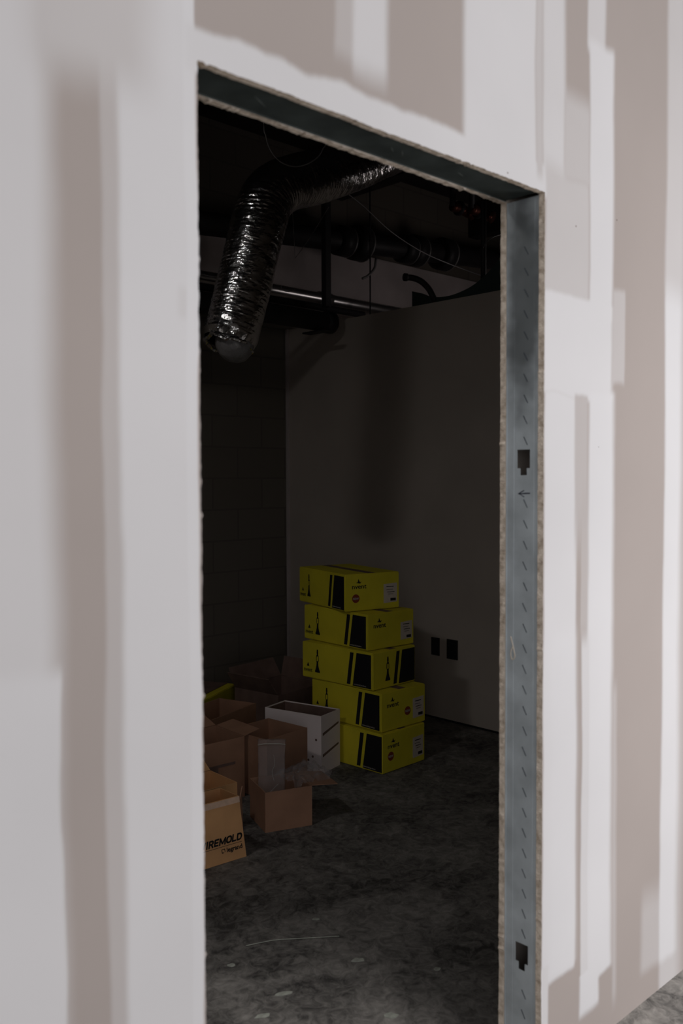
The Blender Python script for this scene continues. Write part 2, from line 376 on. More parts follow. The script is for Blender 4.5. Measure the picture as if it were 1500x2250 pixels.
def sheet(y0, y1, jag, seed):
    """one layer of gypsum board with a ragged sawn opening"""
    rnd = random.Random(seed); bm = bmesh.new()
    xa, xb, zt = -2.6, 7.9, ZC
    def edge(a, b_, step=0.006):
        n = int((b_-a)/step); vals = []; v = 0
        ph = rnd.uniform(0, 50)
        for i in range(n+1):
            t = a+(b_-a)*i/n
            v = noise.noise((t*8+ph, seed, 0))*jag*0.9 + noise.noise((t*45+ph, seed, 3))*jag*0.7 + noise.noise((t*160+ph, seed, 5))*jag*0.5
            if rnd.random() < 0.012: v += jag*rnd.uniform(0.6, 1.6)
            vals.append((t, v))
        return vals
    def strip(vals, f_edge, f_out):
        pe = None
        for t, v in vals:
            q = [bm.verts.new(f_out(t, v, y0)), bm.verts.new(f_edge(t, v, y0)), bm.verts.new(f_edge(t, v, y1)), bm.verts.new(f_out(t, v, y1))]
            if pe:
                bm.faces.new((pe[0], pe[1], q[1], q[0])); g = bm.faces.new((pe[1], pe[2], q[2], q[1])); g.material_index = 1
                bm.faces.new((pe[2], pe[3], q[3], q[2]))
            pe = q
    strip(edge(0, H), lambda t, v, y: (XL+v, y, t), lambda t, v, y: (xa, y, t))
    strip(edge(0, H), lambda t, v, y: (XR-v*0.6, y, t), lambda t, v, y: (xb, y, t))
    strip(edge(XL, XR), lambda t, v, y: (t, y, H-v), lambda t, v, y: (t, y, zt))
    for (a, b_) in ((xa, XL), (XR, xb)):
        for y in (y0, y1):
            bm.faces.new([bm.verts.new(p) for p in ((a, y, H), (b_, y, H), (b_, y, zt), (a, y, zt))])
    bmesh.ops.remove_doubles(bm, verts=bm.verts, dist=1e-5)
    bmesh.ops.recalc_face_normals(bm, faces=bm.faces)
    return bm
struct('wall_front', sheet(0, BD, 0.0028, 3), M['gyp'], mats=[M['gyp'], M['cut']])
struct('wall_front', sheet(T-BD, T, 0.0035, 8), M['room_gyp'], mats=[M['room_gyp'], M['cut']])

# steel studs and header track lining the opening
def stud(name, x, side, label, holes):
    t = thing(name, label, 'stud', (x, T/2, 0))
    g = 0.0012; hw = T/2-BD-0.0006
    rec = 0.0035*side                       # web sits slightly behind the board edges
    ys = [-hw, -0.0215, -0.0125, 0.0055, 0.0145, hw]
    zs = [0.002]; cut = {}
    for z0, zm, z1 in sorted(holes): zs += [z0, zm, z1]
    zs.append(H-0.002)
    bm = bmesh.new()
    hs = sorted(holes)
    for i in range(len(zs)-1):
        for j in range(5):
            k = (i-1)//3; ph = (i-1) % 3
            if i >= 1 and k < len(hs):
                if ph == 0 and j == 2: continue
                if ph == 1 and j in (1, 2, 3): continue
            bx(bm, min(rec, rec+g*side), max(rec, rec+g*side), ys[j], ys[j+1], zs[i], zs[i+1])
    # flanges and lips
    for s in (-1, 1):
        y = s*hw
        bx(bm, min(rec-0.002*side, rec+0.034*side), max(rec-0.002*side, rec+0.034*side), min(y, y-s*g), max(y, y-s*g), 0.002, H-0.002)
    # two shallow ribs
    for y in (-0.032, 0.024):
        tube(bm, [(rec, y, 0.004), (rec, y, H-0.004)], 0.0006, 6)
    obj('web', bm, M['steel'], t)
    return t, rec
holes = [(1.4455, 1.462, 1.506), (0.2550, 0.2730, 0.3200)]
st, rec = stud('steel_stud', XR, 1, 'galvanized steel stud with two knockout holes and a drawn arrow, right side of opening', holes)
bm = bmesh.new()
z = 0.05
while z < H-0.12:
    if all(not (h[0]-0.02 < z < h[2]+0.01) for h in holes) and abs(z-1.402) > 0.02:
        y = -0.009+random.uniform(-.001, .001)
        f = lambda u, v, w_: Vector((rec-0.0002-w_, u, v))
        obj('punched_mark', prism([(y+0.0065, z+0.010), (y+0.0045, z+0.0105), (y-0.006, z-0.009), (y-0.0045, z-0.010)], 0.0006, f), M['stamp'], st)
    z += 0.0492
ax = lambda u, v, w_: Vector((rec-0.0003-w_, -u-0.006, 1.402+v))
bm = bmesh.new()
for poly in ([(-0.018, 0.000), (-0.016, -0.0016), (0.016, 0.0000), (0.017, 0.0024), (0.004, 0.0022)],
             [(-0.018, 0.000), (-0.015, -0.0012), (0.001, 0.0075), (-0.001, 0.0085)],
             [(-0.018, 0.000), (-0.012, -0.001), (0.001, -0.0072), (-0.001, -0.0085), (-0.008, -0.004)]):
    q = prism(poly, 0.0004, ax); me = bpy.data.meshes.new('t'); q.to_mesh(me); q.free(); bm.from_mesh(me); bpy.data.meshes.remove(me)
obj('arrow_mark', bm, M['ink_blue'], st)['label'] = 'black marker arrow pointing into the dark room'
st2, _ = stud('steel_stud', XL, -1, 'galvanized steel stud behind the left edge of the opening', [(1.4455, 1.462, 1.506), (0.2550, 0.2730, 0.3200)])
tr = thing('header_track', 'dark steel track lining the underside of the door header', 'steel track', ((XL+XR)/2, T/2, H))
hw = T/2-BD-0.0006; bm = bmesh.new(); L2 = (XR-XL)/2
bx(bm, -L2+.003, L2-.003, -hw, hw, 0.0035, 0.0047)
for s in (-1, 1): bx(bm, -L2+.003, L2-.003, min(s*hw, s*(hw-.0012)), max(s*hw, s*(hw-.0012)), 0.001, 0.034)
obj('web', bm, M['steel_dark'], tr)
bm = bmesh.new()
for (px, py, l, a) in ((545, 240, .05, .5), (870, 345, .035, .7), (845, 338, .03, .6), (1000, 390, .03, .3)):
    c = at(px, py, 2, H); x = c.x-(XL+XR)/2
    f = lambda u, v, w_: Vector((x+u*math.cos(a)-v*math.sin(a), u*math.sin(a)+v*math.cos(a), 0.0032-w_))
    obj('scratch', prism([(-l/2, 0), (0, -.0006), (l/2, 0), (0, .0007)], 0.0002, f), M['steel_mark'], tr)
# smear of joint compound on the stud
bm = bmesh.new()
c = at(1117, 1430, 0, XR)
tube(bm, smoothpath([(XR+rec-.001, c.y-.004, c.z+.035), (XR+rec-.001, c.y-.012, c.z+.008), (XR+rec-.001, c.y-.016, c.z-.012), (XR+rec-.001, c.y-.008, c.z-.02), (XR+rec-.001, c.y-.004, c.z-.004), (XR+rec-.001, c.y-.010, c.z+.010)], 6), 0.0014, 6)
for v in bm.verts: v.co -= Vector((XR, T/2, 0))
obj('compound_smear', bm, M['label'], st, True)

struct('wall_back', box(-2.6, 7.9, YC, YC+0.2, 0, ZC), M['block'])
struct('wall_left', box(-2.7, -2.6, 0, YC, 0, ZC), M['block'])
struct('wall_right', box(X2, X2+0.12, T, YC, 0.012, H2), M['room_gyp'])
struct('wall_far', box(7.8, 7.9, T, YC, 0, ZC), M['room_gyp'])
struct('trim_1', box(X2-0.002, X2+0.1, T+.001, YC-.001, 0.0, 0.0115), M['recess_shade'])  # black strip painting the shadow gap under the partition
# pale concrete beam high along the block wall
o = struct('trim_2', box(-2.55, 7.75, YC-0.09, YC-0.001, 2.62, 3.08), M['beam'])
# bead in the corner between block wall and partition
struct('trim_3', box(X2-0.018, X2-0.0005, YC-0.02, YC-0.0005, 0.001, H2), M['beam'])
for i, x in enumerate((0.2, 1.5, 2.8, 4.6, 6.2)):
    struct('trim_%d' % (i+4), box(x-.06, x+.06, T+.002, YC-.002, ZC-.28, ZC-.001), M['deck'])

# electrical boxes in the partition
for px, lab in ((957, 'dark open electrical box in the partition, nearer the yellow cartons'), (994, 'dark open electrical box in the partition, nearer the doorway')):
    c = at(px, 1420 if px == 957 else 1427, 0, X2)
    t = thing('electrical_box', lab, 'electrical box', (X2, c.y, c.z-0.055), 0, 'electrical boxes in the partition')
    bm = bmesh.new(); wv, hv = (0.028, 0.050) if px == 957 else (0.037, 0.055)
    bx(bm, -0.004, -0.001, -wv, wv, 0.055-hv, 0.055+hv)
    obj('opening_shade', bm, M['recess_shade'], t)  # flat black plate painted as the shaded inside of the box
    bm = bmesh.new()
    for s in (-1, 1):
        bx(bm, -0.006, -0.001, -wv-.003, wv+.003, min(.055+s*hv, .055+s*(hv+.003)), max(.055+s*hv, .055+s*(hv+.003)))
        bx(bm, -0.006, -0.001, min(s*wv, s*(wv+.003)), max(s*wv, s*(wv+.003)), .055-hv, .055+hv)
    obj('rim', bm, M['black_iron'], t)

# ------------------------------------------------------------------ yellow cartons
LY, WY, HY = 0.505, 0.325, 0.19
def yellow_carton(zi, hgt, F, deg, label, end, n):
    """F: ground-plan position of the corner nearest the camera; long side runs away along deg"""
    t = thing('yellow_carton', label, 'carton', (F[0], F[1], zi), R(deg-90), 'stack of yellow cartons')
    # local: long side on x = 0 from y = 0 to LY, short end on y = 0 from x = 0 to WY
    bm = bmesh.new(); bx(bm, 0, WY, 0, LY, 0.001, hgt-0.001, bevel=0.004)
    obj('body', bm, M['yellow'], t)
    # closing flaps seam and tape on top
    obj('tape', box(WY/2-0.025, WY/2+0.025, 0.01, LY-0.01, hgt-0.0012, hgt-0.0006), M['card_dark'], t)
    long_f = lambda u, v, w_: Vector((-0.0004-w_, u, v))          # u measured back from the near corner
    end_f = lambda u, v, w_: Vector((u, -0.0004-w_, v))
    mx_ = lambda u, v, w_: Vector((-0.0004-w_, LY-u, v))          # text direction: reads from the far end to the near corner
    h = hgt
    def panel(f, a=0.006, flip=False):
        g = (lambda u: u)
        obj('black_panel', prism([(a, .008), (a, h-.012), (a+.098, h-.012), (a+.125, .008)], .0005, f), M['ink'], t)
        obj('black_stripe', prism([(a+.142, .012), (a+.118, h-.014), (a+.142, h-.014), (a+.166, .012)], .0005, f), M['ink'], t)
    panel(long_f, 0.012 if n != 1 else 0.004)
    # slim product picture near the far end
    def figure(f, u0, k=1.0, mirror=False):
        cy = h*0.5
        prof = [(-.004, .062), (.004, .062), (.006, .045), (.004, .036), (.009, .028), (.010, .004), (.006, -.004), (.008, -.022), (.013, -.040), (.018, -.050), (.018, -.058), (-.018, -.058), (-.018, -.050), (-.012, -.040), (-.007, -.022), (-.006, -.004), (-.010, .004), (-.009, .028), (-.004, .036), (-.006, .045)]
        o1 = obj('product_picture', prism([(u0+a, cy+b_) for a, b_ in prof if True], .0004, f), M['ink'], t)
        o2 = obj('picture_highlight', prism([(u0-.006, cy+.002), (u0-.006, cy+.026), (u0+.004, cy+.026), (u0+.006, cy+.002)], .0006, f), M['yellow'], o1)
    figure(long_f, LY-0.115)
    text_mesh('lettering', 'nvent', 0.030, lambda u, v, w_: mx_(u+0.014, v+h*0.18, w_), M['ink'], t, bold=0.0004, width=0.062)
    obj('logo_mark', prism([(0.035, h*.18+.028), (0.055, h*.18+.028), (0.045, h*.18+.048)], .0004, mx_), M['ink'], t)
    text_mesh('fine_print', 'commercial products', 0.011, lambda u, v, w_: mx_(LY-0.13+u, v+0.014, w_+.0005), M['pale'], t, width=0.085)
    if end == 'label':
        text_mesh('lettering', 'nvent', 0.034, lambda u, v, w_: end_f(u+0.040, v+h*0.60, w_), M['ink'], t, bold=0.0004, width=0.085)
        obj('logo_mark', prism([(0.062, h*.60+.030), (0.074, h*.60+.034), (0.078, h*.60+.050), (0.086, h*.60+.032), (.096, h*.60+.036), (.088, h*.60+.026)], .0004, end_f), M['ink'], t)
        lab_ = obj('shipping_label', prism([(WY-.096, .030), (WY-.096, h-.062), (WY-.014, h-.058), (WY-.014, .034)], .0006, end_f), M['label'], t)
        for q, (a, b_, c, d) in enumerate(((.08, .035, .112, .116), (.08, .040, .098, .100), (.075, .030, .085, .088), (.07, .038, .074, .076), (.055, .022, .040, .054))):
            obj('printed_line', box(WY-a, WY-b_, -0.0016, -0.001, c*h/.19, d*h/.19), M['ink'], lab_)
        if n in (1, 2, 5):
            u0, v0 = ((0.062, h*.34) if n == 5 else (0.062 if n == 1 else .19, h*.40))
            ring = [(u0+.022*math.cos(a*math.pi/12), v0+.022*math.sin(a*math.pi/12)) for a in range(24)]
            bd = obj('round_badge', prism(ring, .0005, end_f), M['red'], t)
            text_mesh('badge_lettering', 'NEW', 0.016, lambda u, v, w_: end_f(u+u0-.017, v+v0-.006, w_+.0005), M['pale'], bd, bold=.0003, width=0.034)
    else:
        g = lambda u, v, w_: end_f(WY-u, v, w_)
        panel(g, 0.006); figure(g, 0.215)
    return t
stack = [
    (1, 0.000, 0.196, (3.150, 1.816), 92, 'yellow carton on the concrete floor, bottom of the stack', 'label'),
    (2, 0.196, 0.194, (3.166, 1.838), 90, 'yellow carton second from the floor in the stack', 'label'),
    (3, 0.390, 0.189, (3.171, 1.899), 92, 'yellow carton in the middle of the stack, black panels on both visible sides', 'art'),
    (4, 0.579, 0.183, (3.186, 1.950), 87, 'yellow carton directly beneath the topmost one, white label at right end', 'label'),
    (5, 0.762, 0.191, (3.160, 2.082), 76, 'yellow carton on top of the stack with a round red badge', 'label')]
for n, zi, hgt, F, deg, lab, end in stack: yellow_carton(zi+0.0005*n, hgt-.0006, F, deg, lab, end, n)

# ------------------------------------------------------------------ open cartons
def open_carton(name, label, loc, rz, wd, dp, h, m, flaps, flap_len=None, inside=None, tilt=(0, 0), group=None):
    """local x: 0..wd (short face toward camera on y = 0), y: 0..dp. flaps: dict side->angle from vertical, outward positive"""
    t = thing(name, label, 'carton', loc, rz, group); t.rotation_euler = (tilt[0], tilt[1], rz)
    k = 0.004; bm = bmesh.new()
    bx(bm, 0, wd, 0, k, 0.001, h); bx(bm, 0, wd, dp-k, dp, 0.001, h); bx(bm, 0, k, k, dp-k, 0.001, h); bx(bm, wd-k, wd, k, dp-k, 0.001, h)
    bx(bm, k, wd-k, k, dp-k, 0.001, 0.005)
    body = obj('body', bm, m, t)
    fl = flap_len or min(wd, dp)/2
    for s, ang in flaps.items():
        a = R(ang); ca, sa = math.cos(a), math.sin(a); bm = bmesh.new()
        if s in 'fb':
            o_, sg = (0.0 if s == 'f' else dp), (-1 if s == 'f' else 1)
            P_ = lambda u, l, w_: Vector((u, o_+sg*(l*sa)-sg*w_*ca*1.0, h+l*ca+w_*sa))
            rng = wd
        else:
            o_, sg = (0.0 if s == 'l' else wd), (-1 if s == 'l' else 1)
            P_ = lambda u, l, w_: Vector((o_+sg*(l*sa)-sg*w_*ca, u, h+l*ca+w_*sa))
            rng = dp
        vs = []
        for (u, l) in ((0.003, 0.001), (rng-.003, 0.001), (rng-.010, fl), (0.010, fl)): vs.append([bm.verts.new(P_(u, l, 0)), bm.verts.new(P_(u, l, 0.0035))])
        bm.faces.new([v[0] for v in vs]); bm.faces.new([v[1] for v in vs][::-1])
        for i in range(4): bm.faces.new((vs[i][0], vs[i][1], vs[(i+1) % 4][1], vs[(i+1) % 4][0]))
        bmesh.ops.recalc_face_normals(bm, faces=bm.faces)
        obj('flap', bm, m, t)
    return t

# white carton against the yellow stack
wc = open_carton('white_carton', 'large white carton with open top against the yellow stack', (2.945, 2.03, 0), R(14), 0.17, 0.34, 0.285, M['white_card'], {}, 0.02)
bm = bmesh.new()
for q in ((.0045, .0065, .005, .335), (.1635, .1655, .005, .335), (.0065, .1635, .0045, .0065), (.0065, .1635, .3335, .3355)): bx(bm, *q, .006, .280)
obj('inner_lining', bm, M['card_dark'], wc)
fe = lambda u, v, w_: Vector((u, -0.0005-w_, v))
for a in ((.10, .125), (.205, .225)):
    obj('dark_slot', prism([(.012, a[0]-.02), (.155, a[0]+.012), (.155, a[0]+.022), (.012, a[0]-.006)], .0006, fe), M['card_dark'], wc)
fl_ = lambda u, v, w_: Vector((-0.0005-w_, u, v))
for (u, v) in ((.03, .165), (.05, .08), (.075, .06)):
    obj('printed_dot', tube(bmesh.new(), [(-.0015, u, v), (-.0004, u, v)], .006, 10), M['card_dark'], wc)

# small dark carton with an open top
open_carton('brown_carton', 'small dark brown carton with open top in front of the white one', (2.528, 1.933, 0), R(5), 0.262, 0.26, 0.275, M['card'], {}, 0.09, group='brown cartons on the floor')
# labelled carton left of it
bc = open_carton('brown_carton', 'brown carton with dark smudged print and crossed open flaps, behind the kraft carton', (2.150, 2.07, 0), R(-4), 0.340, 0.24, 0.275, M['card'], {'b': 70, 'r': 80}, 0.09, group='brown cartons on the floor')
for (a, b_, c, d) in ((.09, .20, .135, .165), (.13, .29, .16, .172), (.05, .065, .08, .20)):
    obj('smudged_print', box(a, b_, -.0012, -.0004, c, d), M['card_dark'], bc)
# front open carton with a bag in it
ob = open_carton('brown_carton', 'open brown carton at the front holding a clear zip bag', (2.287, 1.649, 0), R(-20), 0.205, 0.20, 0.166, M['card'], {'r': 96}, 0.12, group='brown cartons on the floor')

# zip bag standing in it
c0 = at(597, 1740, 1, 1.73)
bg_ = thing('zip_bag', 'clear plastic zip bag standing in the open front carton', 'plastic bag', (2.39, 1.735, 0.02))
plastic = bpy.data.materials.new('clear_plastic'); plastic.use_nodes = True
pb = plastic.node_tree.nodes['Principled BSDF']; pb.inputs['Base Color'].default_value = (0.45, 0.40, 0.40, 1); pb.inputs['Roughness'].default_value = 0.2
pb.inputs['Alpha'].default_value = 0.24; pb.inputs['Specular IOR Level'].default_value = 0.9
nn = plastic.node_tree.nodes.new('ShaderNodeTexNoise'); nn.inputs['Scale'].default_value = 18; nn.inputs['Detail'].default_value = 3
nb = plastic.node_tree.nodes.new('ShaderNodeBump'); nb.inputs['Strength'].default_value = 0.7; nb.inputs['Distance'].default_value = 0.02
plastic.node_tree.links.new(nn.outputs['Fac'], nb.inputs['Height']); plastic.node_tree.links.new(nb.outputs[0], pb.inputs['Normal'])
def bag_bm(wd, hh, puff, lean, seed):
    bm = bmesh.new(); nx, nz = 24, 30; gr = {}
    d = Vector((rt0.x, rt0.y, 0)).normalized(); back = Vector((fw.x, fw.y, 0)).normalized()
    for s in (0, 1):
        for i in range(nx+1):
            for j in range(nz+1):
                u, v = i/nx, j/nz
                env = (math.sin(math.pi*u)**.6)*(1-v**3)*(0.25+0.75*math.sin(math.pi*min(1, v+.15)))
                off = (puff*env + .010*env*noise.noise((u*6+seed, v*7, s*3)))*(1 if s else -1)
                off += .008*noise.noise((u*3+seed, v*3, 9))
                gr[s, i, j] = bm.verts.new(d*(u-.5)*wd*(1-.05*math.sin(v*3)) + back*(off+lean*v*hh) + Vector((0, 0, v*hh)))
    for s in (0, 1):
        for i in range(nx):
            for j in range(nz):
                f = (gr[s, i, j], gr[s, i+1, j], gr[s, i+1, j+1], gr[s, i, j+1]); bm.faces.new(f if not s else f[::-1])
    bmesh.ops.remove_doubles(bm, verts=bm.verts, dist=1e-4)
    return bm
obj('pouch', bag_bm(0.120, 0.320, 0.016, 0.10, 2), plastic, bg_, True)
d = Vector((rt0.x, rt0.y, 0)).normalized(); back = Vector((fw.x, fw.y, 0)).normalized()
zc = [d*(u-.5)*.116 + back*(.10*.295-.004+.003*math.sin(u*9)) + Vector((0, 0, .295+.006*math.sin(u*3.0))) for u in [k/10 for k in range(11)]]
obj('zip_seal', tube(bmesh.new(), zc, 0.0022, 6), M['pale'], bg_, True)
for cr in ([(.010, .26), (.014, .22), (.004, .19), (.012, .15)], [(.03, .14), (.0, .11), (-.03, .08)], [(-.01, .06), (.008, .035)]):
    obj('crease', tube(bmesh.new(), smoothpath([d*u + back*(.10*v-.020) + Vector((0, 0, v)) for u, v in cr], 5), .0011, 5), M['pale'], bg_, True)
# crumpled film draped at the carton's far side
pf = thing('plastic_film', 'crumpled clear plastic film lying over the open side flap of the front carton', 'plastic film', (2.545, 1.70, 0.172))
bm = bmesh.new(); nx = 26; gr = {}
for i in range(nx+1):
    for j in range(nx+1):
        u, v = i/nx-.5, j/nx-.5
        zz = .022*noise.noise((u*5, v*5, 4)) + .03*noise.noise((u*11, v*11, 1)) + .035*(1-4*u*u)*(1-4*v*v)
        gr[i, j] = bm.verts.new((u*.21*(1+.25*noise.noise((v*4, 2, 0))), v*.19*(1+.25*noise.noise((u*4, 7, 0))), zz))
for i in range(nx):
    for j in range(nx): bm.faces.new((gr[i, j], gr[i+1, j], gr[i+1, j+1], gr[i, j+1]))
obj('sheet', bm, plastic, pf, True)

# kraft carton with printed name, leaning slightly
def quad_carton():
    t = thing('kraft_carton', 'light kraft carton printed WIREMOLD, partly hidden by the left edge of the opening', 'carton', (2.092, 1.522, 0), R(-5))
    h = 0.240; wd = 0.36; dp = 0.17
    # the front panel is a sheared face: its right edge leans back to the left
    bm = bmesh.new()
    lo = [(-wd, 0, .001), (0, 0, .001), (0, dp, .001), (-wd, dp, .001)]; hi = [(-wd-.03, .006, h), (-.029, .006, h), (-.022, dp-.02, h-.01), (-wd-.03, dp-.02, h-.01)]
    k = .004
    vl = [bm.verts.new(p) for p in lo]; vh = [bm.verts.new(p) for p in hi]
    li = [(-wd+k, k, .006), (-k, k, .006), (-k, dp-k, .006), (-wd+k, dp-k, .006)]; hj = [(-wd-.03+k, .006+k, h), (-.029-k, .006+k, h), (-.022-k, dp-.02-k, h-.01), (-wd-.03+k, dp-.02-k, h-.01)]
    vi = [bm.verts.new(p) for p in li]; vj = [bm.verts.new(p) for p in hj]
    bm.faces.new(vl[::-1]); bm.faces.new(vi)
    for i in range(4):
        j = (i+1) % 4
        bm.faces.new((vl[i], vl[j], vh[j], vh[i])); bm.faces.new((vi[j], vi[i], vj[i], vj[j])); bm.faces.new((vh[i], vh[j], vj[j], vj[i]))
    bmesh.ops.recalc_face_normals(bm, faces=bm.faces)
    obj('body', bm, M['card_light'], t)
    P_ = lambda u, v, w_: Vector((-u-.029*v/h, -.0006-w_+.006*v/h, v))
    obj('top_band', prism([(.0, h-.024), (.0, h-.001), (wd, h-.001), (wd, h-.024)], .0015, P_), M['card_edge'], t)
    G = lambda u, v, w_: Vector((u-.029*v/h, -.0006-w_+.006*v/h, v))
    obj('lettering', block_letters('WIREMOLD', 0.185, 0.0255, lambda u, v, w_: G(u-.1975, v+.073, w_)), M['ink'], t)
    obj('rule_line', prism([(.012, .064), (.012, .0655), (wd, .0655), (wd, .064)], .0005, P_), M['ink'], t)
    text_mesh('lettering', 'legrand', 0.024, lambda u, v, w_: G(u-.081, v+.040, w_), M['ink'], t, bold=0.0006, width=0.068)
    sq = bmesh.new()
    for (a, b_, c, d_) in ((-.103, -.088, .053, .0555), (-.103, -.1005, .040, .0555), (-.0905, -.088, .0425, .0555), (-.103, -.094, .040, .0425)):
        vs = [G(a, c, 0), G(b_, c, 0), G(b_, d_, 0), G(a, d_, 0)]
        f1 = [sq.verts.new(v) for v in vs]; f2 = [sq.verts.new(v+Vector((0, -.0005, 0))) for v in vs]
        sq.faces.new(f1); sq.faces.new(f2[::-1])
        for i in range(4): sq.faces.new((f1[i], f2[i], f2[(i+1) % 4], f1[(i+1) % 4]))
    obj('logo_mark', sq, M['ink'], t)
    # side flap hanging open at the right
    bm = bmesh.new(); a = [(-.020, .012, h-.02), (.016, .050, h+.015), (.012, .062, .10), (.001, .015, .05)]
    v1 = [bm.verts.new(p) for p in a]; v2 = [bm.verts.new((p[0]-.002, p[1]+.003, p[2])) for p in a]
    bm.faces.new(v1); bm.faces.new(v2[::-1])
    for i in range(4): bm.faces.new((v1[i], v2[i], v2[(i+1) % 4], v1[(i+1) % 4]))
    obj('side_flap', bm, M['card'], t)
    return t
quad_carton()
# carton just behind it: front rim and folded flaps
open_carton('brown_carton', 'open brown carton directly behind the kraft one', (1.925, 1.768, 0), R(-3), 0.30, 0.20, 0.200, M['card_light'], {'b': 52}, 0.08, group='brown cartons on the floor')
# big cartons at the back against the block wall
open_carton('brown_carton', 'long brown carton behind the small ones near the block wall', (2.50, 2.425, 0), R(17), 0.49, 0.24, 0.25, M['card'], {}, 0.05, group='brown cartons on the floor')
open_carton('brown_carton', 'dark carton with a raised slanted flap behind the white one', (3.20, 2.66, 0), R(8), 0.40, 0.34, 0.235, M['card_dark'], {'l': 35, 'r': 10, 'b': 30}, 0.12, group='brown cartons on the floor')
# long yellow carton lying by the block wall
yc = thing('long_yellow_carton', 'long flat yellow carton by the block wall, behind the brown cartons', 'carton', (2.927, 2.973, 0), R(28))
bm = box(-.46, .42, 0, .22, .001, .203, bevel=.004); obj('body', bm, M['yellow'], yc)
obj('lid_flap', box(-.45, .41, .055, .215, .204, .208), M['card_dark'], yc)['label'] = 'dark cardboard lid strip'

# ------------------------------------------------------------------ flexible foil duct
dt = thing('foil_duct', 'crumpled silver foil flexible duct hanging bent under the dark ceiling', 'duct', (0, 0, 0))
ctrl = [at(503, 752, 1, 2.20), at(527, 660, 1, 2.20), at(549, 570, 1, 2.20), at(568, 490, 1, 2.20), at(590, 432, 1, 2.21), at(636, 403, 1, 2.23), at(700, 388, 1, 2.26), at(780, 362, 1, 2.30), at(870, 325, 1, 2.36), at(980, 280, 1, 2.45)]
path = smoothpath(ctrl, 26)
# resample evenly
ds = [0]
for a, b_ in zip(path, path[1:]): ds.append(ds[-1]+(b_-a).length)
Lt = ds[-1]; NR = 420; rs_ = []
k = 0
for i in range(NR):
    s = Lt*i/(NR-1)
    while k < len(ds)-2 and ds[k+1] < s: k += 1
    f_ = (s-ds[k])/max(1e-9, ds[k+1]-ds[k]); rs_.append(path[k].lerp(path[k+1], min(1, f_)))
bm = bmesh.new(); rings = []; NS = 88
nrm = Vector((0, 0, 1))
for i, p in enumerate(rs_):
    t_ = (rs_[min(i+3, NR-1)]-rs_[max(i-3, 0)]).normalized()
    nrm = (nrm-t_*nrm.dot(t_)).normalized(); bn = t_.cross(nrm); s = Lt*i/(NR-1); ring = []
    for q in range(NS):
        a = 2*math.pi*q/NS; dn = math.cos(a)*nrm+math.sin(a)*bn
        cc = Vector((math.cos(a)*1.1, math.sin(a)*1.1, 0))
        r = 0.129
        # long diagonal wrinkles running round the tube
        ph = s*300 + 5.0*noise.noise((cc.x*.9, cc.y*.9, s*3))
        r += 0.0018*math.sin(ph)*max(0.0, .35+noise.noise((cc.x*1.6+4, cc.y*1.6, s*5)))*(.35 if s < .6 else 1.3)
        r += (0.0019*noise.noise((cc.x*2.0, cc.y*2.0, s*30)) + 0.0020*abs(noise.noise((cc.x*3.5, cc.y*3.5, s*75))))*(1.0 if s < .7 else 1.1)
        r += 0.005*noise.noise((cc.x, cc.y, s*5+20))
        if s < .03: r -= (.03-s)*.5*(1+noise.noise((cc.x*3, cc.y*3, 5)))
        ring.append(bm.verts.new(p+dn*r))
    rings.append(ring)
for a, b_ in zip(rings, rings[1:]):
    for q in range(NS): bm.faces.new((a[q], a[(q+1) % NS], b_[(q+1) % NS], b_[q]))
obj('foil_sleeve', bm, M['foil'], dt)
# plastic liner tail hanging out of the lower end
p0 = rs_[0]; dd = (rs_[0]-rs_[8]).normalized()
bm = bmesh.new(); rings = []
off = Vector((rt0.x, rt0.y, 0))*.035
n1 = dd.orthogonal().normalized(); n2 = dd.cross(n1)
for i in range(26):
    u = i/25; s = -.06+u*.155; rr = .092*math.sqrt(max(0.0004, 1-max(0, (u-.25)/.75)**2.6)); ring = []
    for q in range(40):
        a = 2*math.pi*q/40
        ring.append(bm.verts.new(p0+dd*s+off*(.6+.4*u)+(math.cos(a)*n1+math.sin(a)*n2)*(rr+.006*noise.noise((math.cos(a)*2, math.sin(a)*2, u*5)))))
    rings.append(ring)
for a, b_ in zip(rings, rings[1:]):
    for q in range(40): bm.faces.new((a[q], a[(q+1) % 40], b_[(q+1) % 40], b_[q]))
bm.faces.new(rings[-1]); bm.faces.new(rings[0][::-1])
o = obj('liner_tail', bm, M['liner'], dt, True); o['label'] = 'dull grey plastic liner poking out of the duct end'
# crumpled foil rim round the lower end
bm = bmesh.new(); rings = []
for q in range(90):
    a = 2*math.pi*q/90; c = p0+(math.cos(a)*n1+math.sin(a)*n2)*(.108+.012*noise.noise((math.cos(a)*3, math.sin(a)*3, 2)))+dd*(.012+.02*noise.noise((math.cos(a)*2.5, math.sin(a)*2.5, 7)))
    ring = []
    for j in range(7):
        bb = 2*math.pi*j/7; rr = .010+.006*noise.noise((q*.6, j*1.3, 1))
        ring.append(bm.verts.new(c+(math.cos(bb)*(c-p0).normalized()+math.sin(bb)*dd)*rr))
    rings.append(ring)
for i in range(90):
    a, b_ = rings[i], rings[(i+1) % 90]
    for j in range(7): bm.faces.new((a[j], a[(j+1) % 7], b_[(j+1) % 7], b_[j]))
obj('folded_rim', bm, M['foil'], dt)
# strap hanging the duct
sp_ = [at(642, 445, 1, 2.16), at(641, 400, 1, 2.10), at(643, 372, 1, 2.12), at(648, 350, 1, 2.2)]
obj('strap', tube(bmesh.new(), smoothpath(sp_, 6), .0022, 6), M['ink'], dt)

